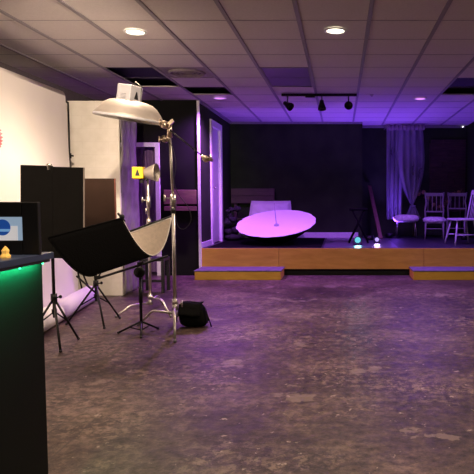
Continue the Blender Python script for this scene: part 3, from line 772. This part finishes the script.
MB().tube([bow(1, v, sgn * .004) for v in [k / 30 for k in range(31)]], .0062, 8).tube([bow(u, 1, sgn * .004) for u in [k / 10 for k in range(11)]], .0062, 8).build('white_trim', M['refl_rim'], t)
MB().tube([bow(u, 1.0, sgn * .004) + Vector((0, 0, .014)) for u in (0, .5, 1)], .008, 8).build('far_rod', M['black_met'], t)
MB().tube([bow(0, v) for v in [k / 30 for k in range(31)]], .006, 8).tube([bow(u, 0) for u in (0, .5, 1)], .007, 8).build('near_rod', M['black_fab'], t)
k = bow(1, 0)
MB().ball(k + Vector((.0, 0, .01)), .022, seg=10, rings=6).tube([k + Vector((-.03, -.01, .04)), k + Vector((.02, .01, -.03))], .009, 8).build('corner_clip', M['black'], t)

# stand with angled arm
Y = 5.15; sb = P(134.5, 335, 5.12); sx, sy = sb.x, 5.30
zr = P(133, 272, 5.30).z
t = thing('arm_stand', 'low black stand with an angled arm under the curved reflector', 'light stand', (sx, sy, 0), 'black tripod stands')
MB().tube([(sx, sy, .03), (sx, sy, zr - .02)], .013, 12).build('pole', M['black_met'], t)
MB().tube([(sx, sy, .28), (sx, sy, .42)], .0175, 12).build('collar', M['black_met'], t)
for fx, fy in ((-.20, -.02), (.10, .16), (.06, -.19)):
    lg = MB().tube([(sx, sy, .11), (sx + fx, sy + fy, .012)], .009, 8).build('leg', M['black_met'], t); MB().ball((sx + fx, sy + fy, .012), .013, (1, 1, .8), seg=8, rings=6).build('rubber_foot', M['black'], lg)
    MB().tube([(sx, sy, .03), (sx + fx * .55, sy + fy * .55, .06)], .006, 8).build('brace', M['black_met'], t)
MB().lathe([(.0, -.018), (.045, -.018), (.05, -.006), (.05, .006), (.045, .018), (0, .018)], Matrix.Translation((sx, sy - .02, zr)) @ Matrix.Rotation(PI / 2, 4, 'X'), 24).build('knuckle', M['black_met'], t)
MB().lathe([(.018, -.022), (.03, -.026), (.034, -.022), (.018, -.022)], Matrix.Translation((sx, sy - .02, zr)) @ Matrix.Rotation(PI / 2, 4, 'X'), 24).build('knuckle_ring', M['grey_dark'], t)
a0, a1 = P(96, 279, 5.30), P(168, 256, 5.30)
MB().tube([a0, a1], .011, 10).build('arm', M['black_met'], t)
for a in (.02, .62):
    p = a0 + (a1 - a0) * a; MB().box(p + Vector((0, 0, .01)), (.05, .03, .03)).tube([p, p + Vector((.03, .0, .05))], .007, 8).build('bracket', M['black'], t)

# ------------------------------------------------------------------ C stands
def cstand(label, cx, cy, pole_top, feet, zs, grp='chrome stands with turtle bases', tilt=0):
    t = thing('chrome_stand', label, 'light stand', (cx, cy, 0), grp)
    MB().tube([(cx, cy, .09), (cx, cy, zs)], .0165, 14).build('lower_pole', M['chrome'], t)
    MB().tube([(cx, cy, zs), (cx + tilt, cy, pole_top)], .0125, 14).build('upper_pole', M['chrome'], t)
    for k, (fx, fy, hz) in enumerate(feet):
        f = Vector((fx, fy, .014)); c = Vector((cx, cy, hz)); d = Vector((fx - cx, fy - cy, 0)); d.normalize(); L = (Vector((fx, fy, 0)) - Vector((cx, cy, 0))).length
        pts = [c + d * .015, c + d * (L * .50)] + arc(c + d * (L * .50), c + d * (L * .64), c + d * (L * .74) + Vector((0, 0, -hz * .35)), 6)[1:] + [f]
        lg = MB().tube(pts, .0115, 12).build('leg', M['chrome'], t)
        MB().ball(f, .015, (1, 1, .9), seg=10, rings=6).build('rubber_foot', M['grey_dark'], lg)
        MB().tube([c - Vector((0, 0, .026)), c + Vector((0, 0, .026))], .025, 14).build('leg_socket', M['chrome'], lg)
    return t
def knob(b, p, d):
    p, d = V(p), V(d).normalized(); b.tube([p, p + d * .05], .006, 8); b.tube([p + d * .05 - Vector((0, 0, .03)), p + d * .05 + Vector((0, 0, .03))], .008, 8)
cx, cy = -1.515, 5.38
H0 = P(175, 304, cy).z
t = cstand('tall chrome stand with curved legs holding the big studio lamp', cx, cy, 1.80, [(-1.40, 4.95, H0 - .03), (-1.93, 5.60, H0 - .085), (-1.63, 5.83, H0 + .02)], 1.18, tilt=-.02)
b = MB(); knob(b, (cx + .02, cy, H0), (1, -.3, .1)); b.build('lock_knob', M['chrome'], t)
MB().tube([(cx, cy, 1.14), (cx, cy, 1.25)], .027, 14).build('collar', M['chrome'], t)
b = MB(); knob(b, (cx - .02, cy - .01, 1.215), (-1, -.2, 0)); b.build('lock_knob', M['chrome'], t)
MB().tube([(cx, cy, 1.08), (cx, cy, 1.13)], .022, 14).build('black_band', M['black'], t)
# power cable down the pole
pts = [P(167, 133, 5.33), P(165, 140, 5.33), P(172, 146, 5.33), P(176, 165, 5.34), P(174, 182, 5.34), P(179, 195, 5.35), P(188, 207, 5.36), P(191, 220, 5.36), P(184, 229, 5.35), P(177, 224, 5.35), P(174.5, 200, 5.34)]
sm = []
for i in range(len(pts) - 1):
    p0, p1, p2, p3 = pts[max(0, i - 1)], pts[i], pts[i + 1], pts[min(len(pts) - 1, i + 2)]
    for k in range(6):
        s = k / 6; sm.append(.5 * ((2 * p1) + (p2 - p0) * s + (2 * p0 - 5 * p1 + 4 * p2 - p3) * s * s + (3 * p1 - p0 - 3 * p2 + p3) * s ** 3))
MB().tube(sm, .0035, 6).build('power_cable', M['black'], t)
# grip head
top = Vector((cx - .02, cy, 1.80)); gh = P(167.5, 125.5, cy)
b = MB(); b.tube([(top.x, cy, 1.76), (top.x, cy, 1.88)], .022, 14)
b.lathe([(0, -.03), (.034, -.03), (.036, .0), (.034, .03), (0, .03)], Matrix.Translation((gh.x - .01, cy - .045, gh.z)) @ Matrix.Rotation(PI / 2, 4, 'X'), 20)
b.box(gh + Vector((.035, -.03, .02)), (.07, .025, .03), Ry(-.7)); knob(b, gh + Vector((-.01, -.07, 0)), (-.5, -1, .3))
g = b.build('grip_head', M['brass'], t)
b = MB(); p = P(165, 139, cy - .03); b.lathe([(0, -.02), (.032, -.02), (.032, .02), (0, .02)], Matrix.Translation(p) @ Matrix.Rotation(PI / 2, 4, 'X'), 18); knob(b, p, (-1, -.6, -.2)); b.tube([p, (top.x, cy, p.z)], .015, 10); b.build('clamp', M['brass'], t)
a0, a1 = P(170, 130, cy - .05), P(206, 159, cy - .05)
am = MB().tube([a0, a1], .0065, 10).build('arm', M['black_met'], t)
d = (a1 - a0).normalized()
b = MB(); b.lathe([(0, -.02), (.028, -.02), (.03, 0), (.028, .02), (0, .02)], Matrix.Translation(a1) @ Matrix.Rotation(PI / 2, 4, 'X'), 18); b.box(a1 + Vector((.03, 0, -.005)), (.06, .03, .028), Ry(.2)); b.tube([a1 - d * .05, a1 + d * .02], .012, 10); knob(b, a1, (1, -.4, .1)); b.build('end_clamp', M['brass'], am)

# studio lamp with dish shade
lc = P(129.3, 118.3, cy)
roll = math.radians(8.5)
t = thing('studio_lamp', 'large silver dish lamp with a grey box on top, held by the chrome stand', 'studio lamp', (lc.x, lc.y, lc.z))
T = Matrix.Translation(lc) @ Matrix.Rotation(roll, 4, 'Y') @ Matrix.Rotation(math.radians(2), 4, 'X')
Rr = .298
prof = [(Rr, -.012), (Rr + .002, 0), (Rr, .014), (.284, .032), (.257, .072), (.225, .110), (.185, .137), (.14, .149), (.085, .153)]
MB().lathe(prof, T, 64).build('dish_shade', M['alu'], t, solid=.003)
MB().lathe([(Rr - .004, -.014), (Rr + .006, -.012), (Rr + .008, .0), (Rr + .004, .008)], T, 64).build('rim', M['grey_plastic'], t, solid=.002)
MB().lathe([(0, .03), (.09, .03), (.095, .045), (0, .045)], T, 32).build('centre_deflector', M['alu'], t)
MB().tube([T @ Vector((0, 0, .045)), T @ Vector((0, 0, .16))], .02, 12).build('bulb_stem', M['white_trim'], t)
R3 = T.to_3x3() @ Rz(math.radians(-20))
bc = T @ Vector((-.022, 0, .212))
bx_ = MB().box(bc, (.15, .16, .15), R3).build('power_box', M['grey_plastic'], t, bevel=.008)
# triangular mark and vents on the box faces
fr = R3 @ Vector((1, 0, 0)); fl = R3 @ Vector((0, -1, 0)); upv = R3 @ Vector((0, 0, 1))
def mark(b, c, ux, uz, nrm, s):
    b.prism([c + ux * (-.5 * s) + uz * (-.6 * s), c + ux * (.5 * s) + uz * (-.6 * s), c + ux * (.12 * s) + uz * (.65 * s), c + ux * (-.12 * s) + uz * (.65 * s)], nrm * .002)
rear = fl if abs(fl.y) > abs(fr.y) else fr
s1, s2 = (fl, .075), (fr, .0675)
b = MB(); mark(b, bc + fr * .0755 - upv * .01, R3 @ Vector((0, 1, 0)), upv, fr, .05); b.build('triangle_mark', M['black'], bx_)
b = MB()
for k in range(4): b.box(bc + fl * .0805 + upv * (-.045 + k * .012) + (R3 @ Vector((.0, 0, 0))), (.06, .002, .004), R3)
b.build('vent_slots', M['grey_dark'], bx_)
MB().tube([bc + upv * .067 + fr * .03, bc + upv * .085 + fr * .03], .012, 10).tube([bc + upv * .085 + fr * .03, bc + upv * .11 + fr * .05, bc + upv * .08 + fr * .12 , bc + fr * .13 - upv * .06, lc + Vector((.25, .05, .02))], .0035, 6).build('cable', M['black'], t)
MB().tube([T @ Vector((.26, 0, .03)), gh + Vector((-.02, -.02, 0))], .011, 10).build('mount_stud', M['brass'], t)
light('modelling_lamp', 'SPOT', T @ Vector((0, 0, .02)), 60, (1, .78, .55), t, .10, T @ Vector((-.3, 0, -1)), 140, .6)

# second chrome stand with the yellow lamp
cx, cy = -2.045, 6.33
H1 = P(149, 297, cy).z
t = cstand('chrome stand with curved legs behind, holding the small yellow lamp', cx, cy, 1.41, [(-1.74, 6.02, H1), (-2.30, 6.02, H1 - .06), (-2.05, 6.78, H1 - .03)], .95)
for z0_, z1_ in ((.93, 1.0), (1.12, 1.24)): MB().tube([(cx, cy, z0_), (cx, cy, z1_)], .025, 12).build('collar', M['chrome'], t)
for vv, dd in ((201, (-1, -.4, .3)), (211, (.1, -1, 0))):
    b = MB(); knob(b, (cx - .01, cy - .01, P(142, vv, cy).z), dd); b.build('lock_knob', M['chrome'], t)
p = P(138.8, 173, cy)
t = thing('yellow_lamp', 'small yellow strobe lamp with a silver reflector on the rear chrome stand', 'studio lamp', (p.x + .03, cy, p.z - .08))
c = Vector((p.x, cy, p.z))
Rm = Rz(math.radians(6))
ybx = MB().box(c, (.115, .13, .125), Rm).build('body', M['yellow'], t, bevel=.010)
b = MB(); mark(b, c + Rm @ Vector((-.0, -.0655, -.002)), Rm @ Vector((1, 0, 0)), Vector((0, 0, 1)), Rm @ Vector((0, -1, 0)), .048); b.build('triangle_mark', M['black'], ybx)
dv = Vector((1.0, -.06, .03)).normalized(); q = dv.to_track_quat('Z', 'Y').to_matrix().to_4x4()
Tq = Matrix.Translation(c + Vector((.060, -.004, 0))) @ q
MB().lathe([(.045, 0), (.048, .02), (.058, .04), (.088, .12), (.097, .135)], Tq, 36).build('reflector', M['alu'], t, solid=.003)
MB().lathe([(0, .045), (.06, .045)], Tq, 24).build('lamp_socket', M['black'], t)
MB().lathe([(0, .10), (.02, .10), (.02, .052), (0, .052)], Tq, 16).build('flash_tube', M['grey_dark'], t)
MB().box(c + Vector((.03, 0, -.08)), (.03, .03, .05)).tube([c + Vector((.06, 0, -.06)), (cx, cy, 1.41)], .014, 10).build('mount', M['black'], t)

# ------------------------------------------------------------------ sandbag
bp = P(194, 327, 5.62)
t = thing('camera_bag', 'black fabric bag slumped on the floor beside the chrome stand', 'bag', (bp.x, bp.y, 0))
def bag(u, v):
    th, ph = PI * u, 2 * PI * v
    def se(x, e): return math.copysign(abs(x) ** e, x)
    z = se(math.cos(th), .7)
    w = .128 - .012 * z; d_ = .085 * (1 - .25 * z)
    return Vector((bp.x + se(math.sin(th), .45) * se(math.cos(ph), .5) * w + .018 * z * -1, 5.60 + se(math.sin(th), .45) * se(math.sin(ph), .5) * d_, .112 + .105 * z + .012 * math.sin(ph * 2) * (z > 0)))
MB().grid(bag, 20, 40).build('body', M['black_fab'], t)
def flap(u, v):
    x = bp.x - .115 + u * .21; 
    return Vector((x - .01, 5.60 + .075 - v * .16 if v < .6 else 5.60 - .021 - (v - .6) * .24, .226 - (0 if v < .6 else (v - .6) * .26) - .03 * (u - .5) ** 2 + .006 * math.sin(u * 7)))
MB().grid(flap, 14, 14).build('flap', M['black_fab'], t, solid=.008)
MB().tube(arc((bp.x + .10, 5.58, .19), (bp.x + .13, 5.55, .17), (bp.x + .19, 5.52, .012), 10), .008, 8, flat=.4).build('strap', M['black_fab'], t)

# ------------------------------------------------------------------ reception counter
t = thing('reception_counter', 'black reception counter with a blue-grey top and green light strip at the left edge', 'counter', (-1.5, 1.5, 0))
XF, YF = -1.14, 2.26
MB().rng(-1.75, XF, .55, YF, 0, .974).build('body', M['counter'], t, bevel=.004)
MB().rng(-1.80, -1.108, .50, 2.29, .975, 1.0).build('countertop', M['slab'], t, bevel=.003)
ls = MB().rng(-1.119, -1.110, .60, 2.26, .966, .9745).build('light_strip', M['black'], t)
for k in range(10):
    y = 2.212 - k * .158; MB().ball((-1.1145, y, .964), .004, seg=8, rings=6).build('led', E_green, ls)
la = light('green_strip_light', 'AREA', (-1.1145, 1.43, .962), 13, (.02, 1, .32), t, .01)
la.data.shape = 'RECTANGLE'; la.data.size = .008; la.data.size_y = 1.62; la.rotation_euler = (0, math.radians(22), 0)

# framed picture on the counter
FY = 2.17; XA = P(38.5, 230, FY).x; XC = XA - .305; ZB, ZT = 1.0, P(38, 202, FY).z
t = thing('display_frame', 'thick black frame around a small lit screen with a blue circle, on the counter', 'display', ((XA + XC) / 2, FY, ZB))
ix = P(22, 230, FY).x; izt, izb = P(20, 217, FY).z, P(20, 240.5, FY).z; xl = XC + (XA - ix)
b = MB(); b.rng(ix, XA, FY, FY + .02, ZB, ZT); b.rng(XC, xl, FY, FY + .02, ZB, ZT); b.rng(xl, ix, FY, FY + .02, ZB, izb); b.rng(xl, ix, FY, FY + .02, izt, ZT); b.build('frame', M['black'], t, bevel=.003)
pic = MB().rng(xl, ix, FY + .008, FY + .014, izb, izt).build('screen', M['pic_bg'], t)
xw = P(16.5, 230, FY).x
MB().rng(xw - .085, xw, FY + .0065, FY + .008, izb, P(10, 226, FY).z).build('white_card', M['pic_white'], pic)
cc = P(1.5, 227.5, FY); rr = .0295
MB().prism([(cc.x + rr * math.cos(a), FY + .0064, cc.z + rr * math.sin(a)) for a in [2 * PI * k / 40 for k in range(40)]], (0, -.001, 0)).build('blue_circle', M['pic_blue'], pic)
MB().prism([(cc.x + rr * .97 * math.cos(a), FY + .0053, cc.z + rr * .97 * math.sin(a)) for a in [math.radians(d) for d in (-32, -22, -12, -168 + 0, -158, -148)]], (0, -.0008, 0)).build('pale_band', M['pic_light'], pic)

# amber ornament
ap = P(2.5, 258, 2.03)
t = tag(MB().lathe([(0, 0), (.016, 0), (.018, .006), (.011, .016), (.013, .026), (.006, .036), (0, .042)], Matrix.Translation((ap.x, 2.05, 1.0)), 7, smooth=False).build('amber_ornament', M['amber']), 'small amber ornament glowing yellow on the counter below the black display frame', 'ornament')

# coral rosette pinned on the paper
t = thing('paper_rosette', 'coral pink round rosette pinned on the white paper at the left edge of the photo', 'decoration', (-3.085, 5.32, 1.76))
TR = Matrix.Translation((-3.088, 5.32, 1.76)) @ Matrix.Rotation(PI / 2, 4, 'Y')
MB().grid(lambda u, v: TR @ Vector((.125 * u * math.cos(2 * PI * v), .125 * u * math.sin(2 * PI * v), .012 + .010 * math.sin(24 * 2 * PI * v) * u)), 4, 144, smooth=False).build('pleats', M['pink'], t)
MB().lathe([(0, .024), (.025, .022), (.03, .010)], TR, 20).build('centre', M['pink'], t)
# ------------------------------------------------------------------ colour management and world
w = bpy.data.worlds.new('world'); SC.world = w; w.use_nodes = True
w.node_tree.nodes['Background'].inputs[0].default_value = (.5, .45, .5, 1); w.node_tree.nodes['Background'].inputs[1].default_value = .008
SC.view_settings.view_transform = 'Standard'; SC.view_settings.look = 'None'; SC.view_settings.gamma = 1
SC.view_settings.use_curve_mapping = False
SC.view_settings.exposure = 0
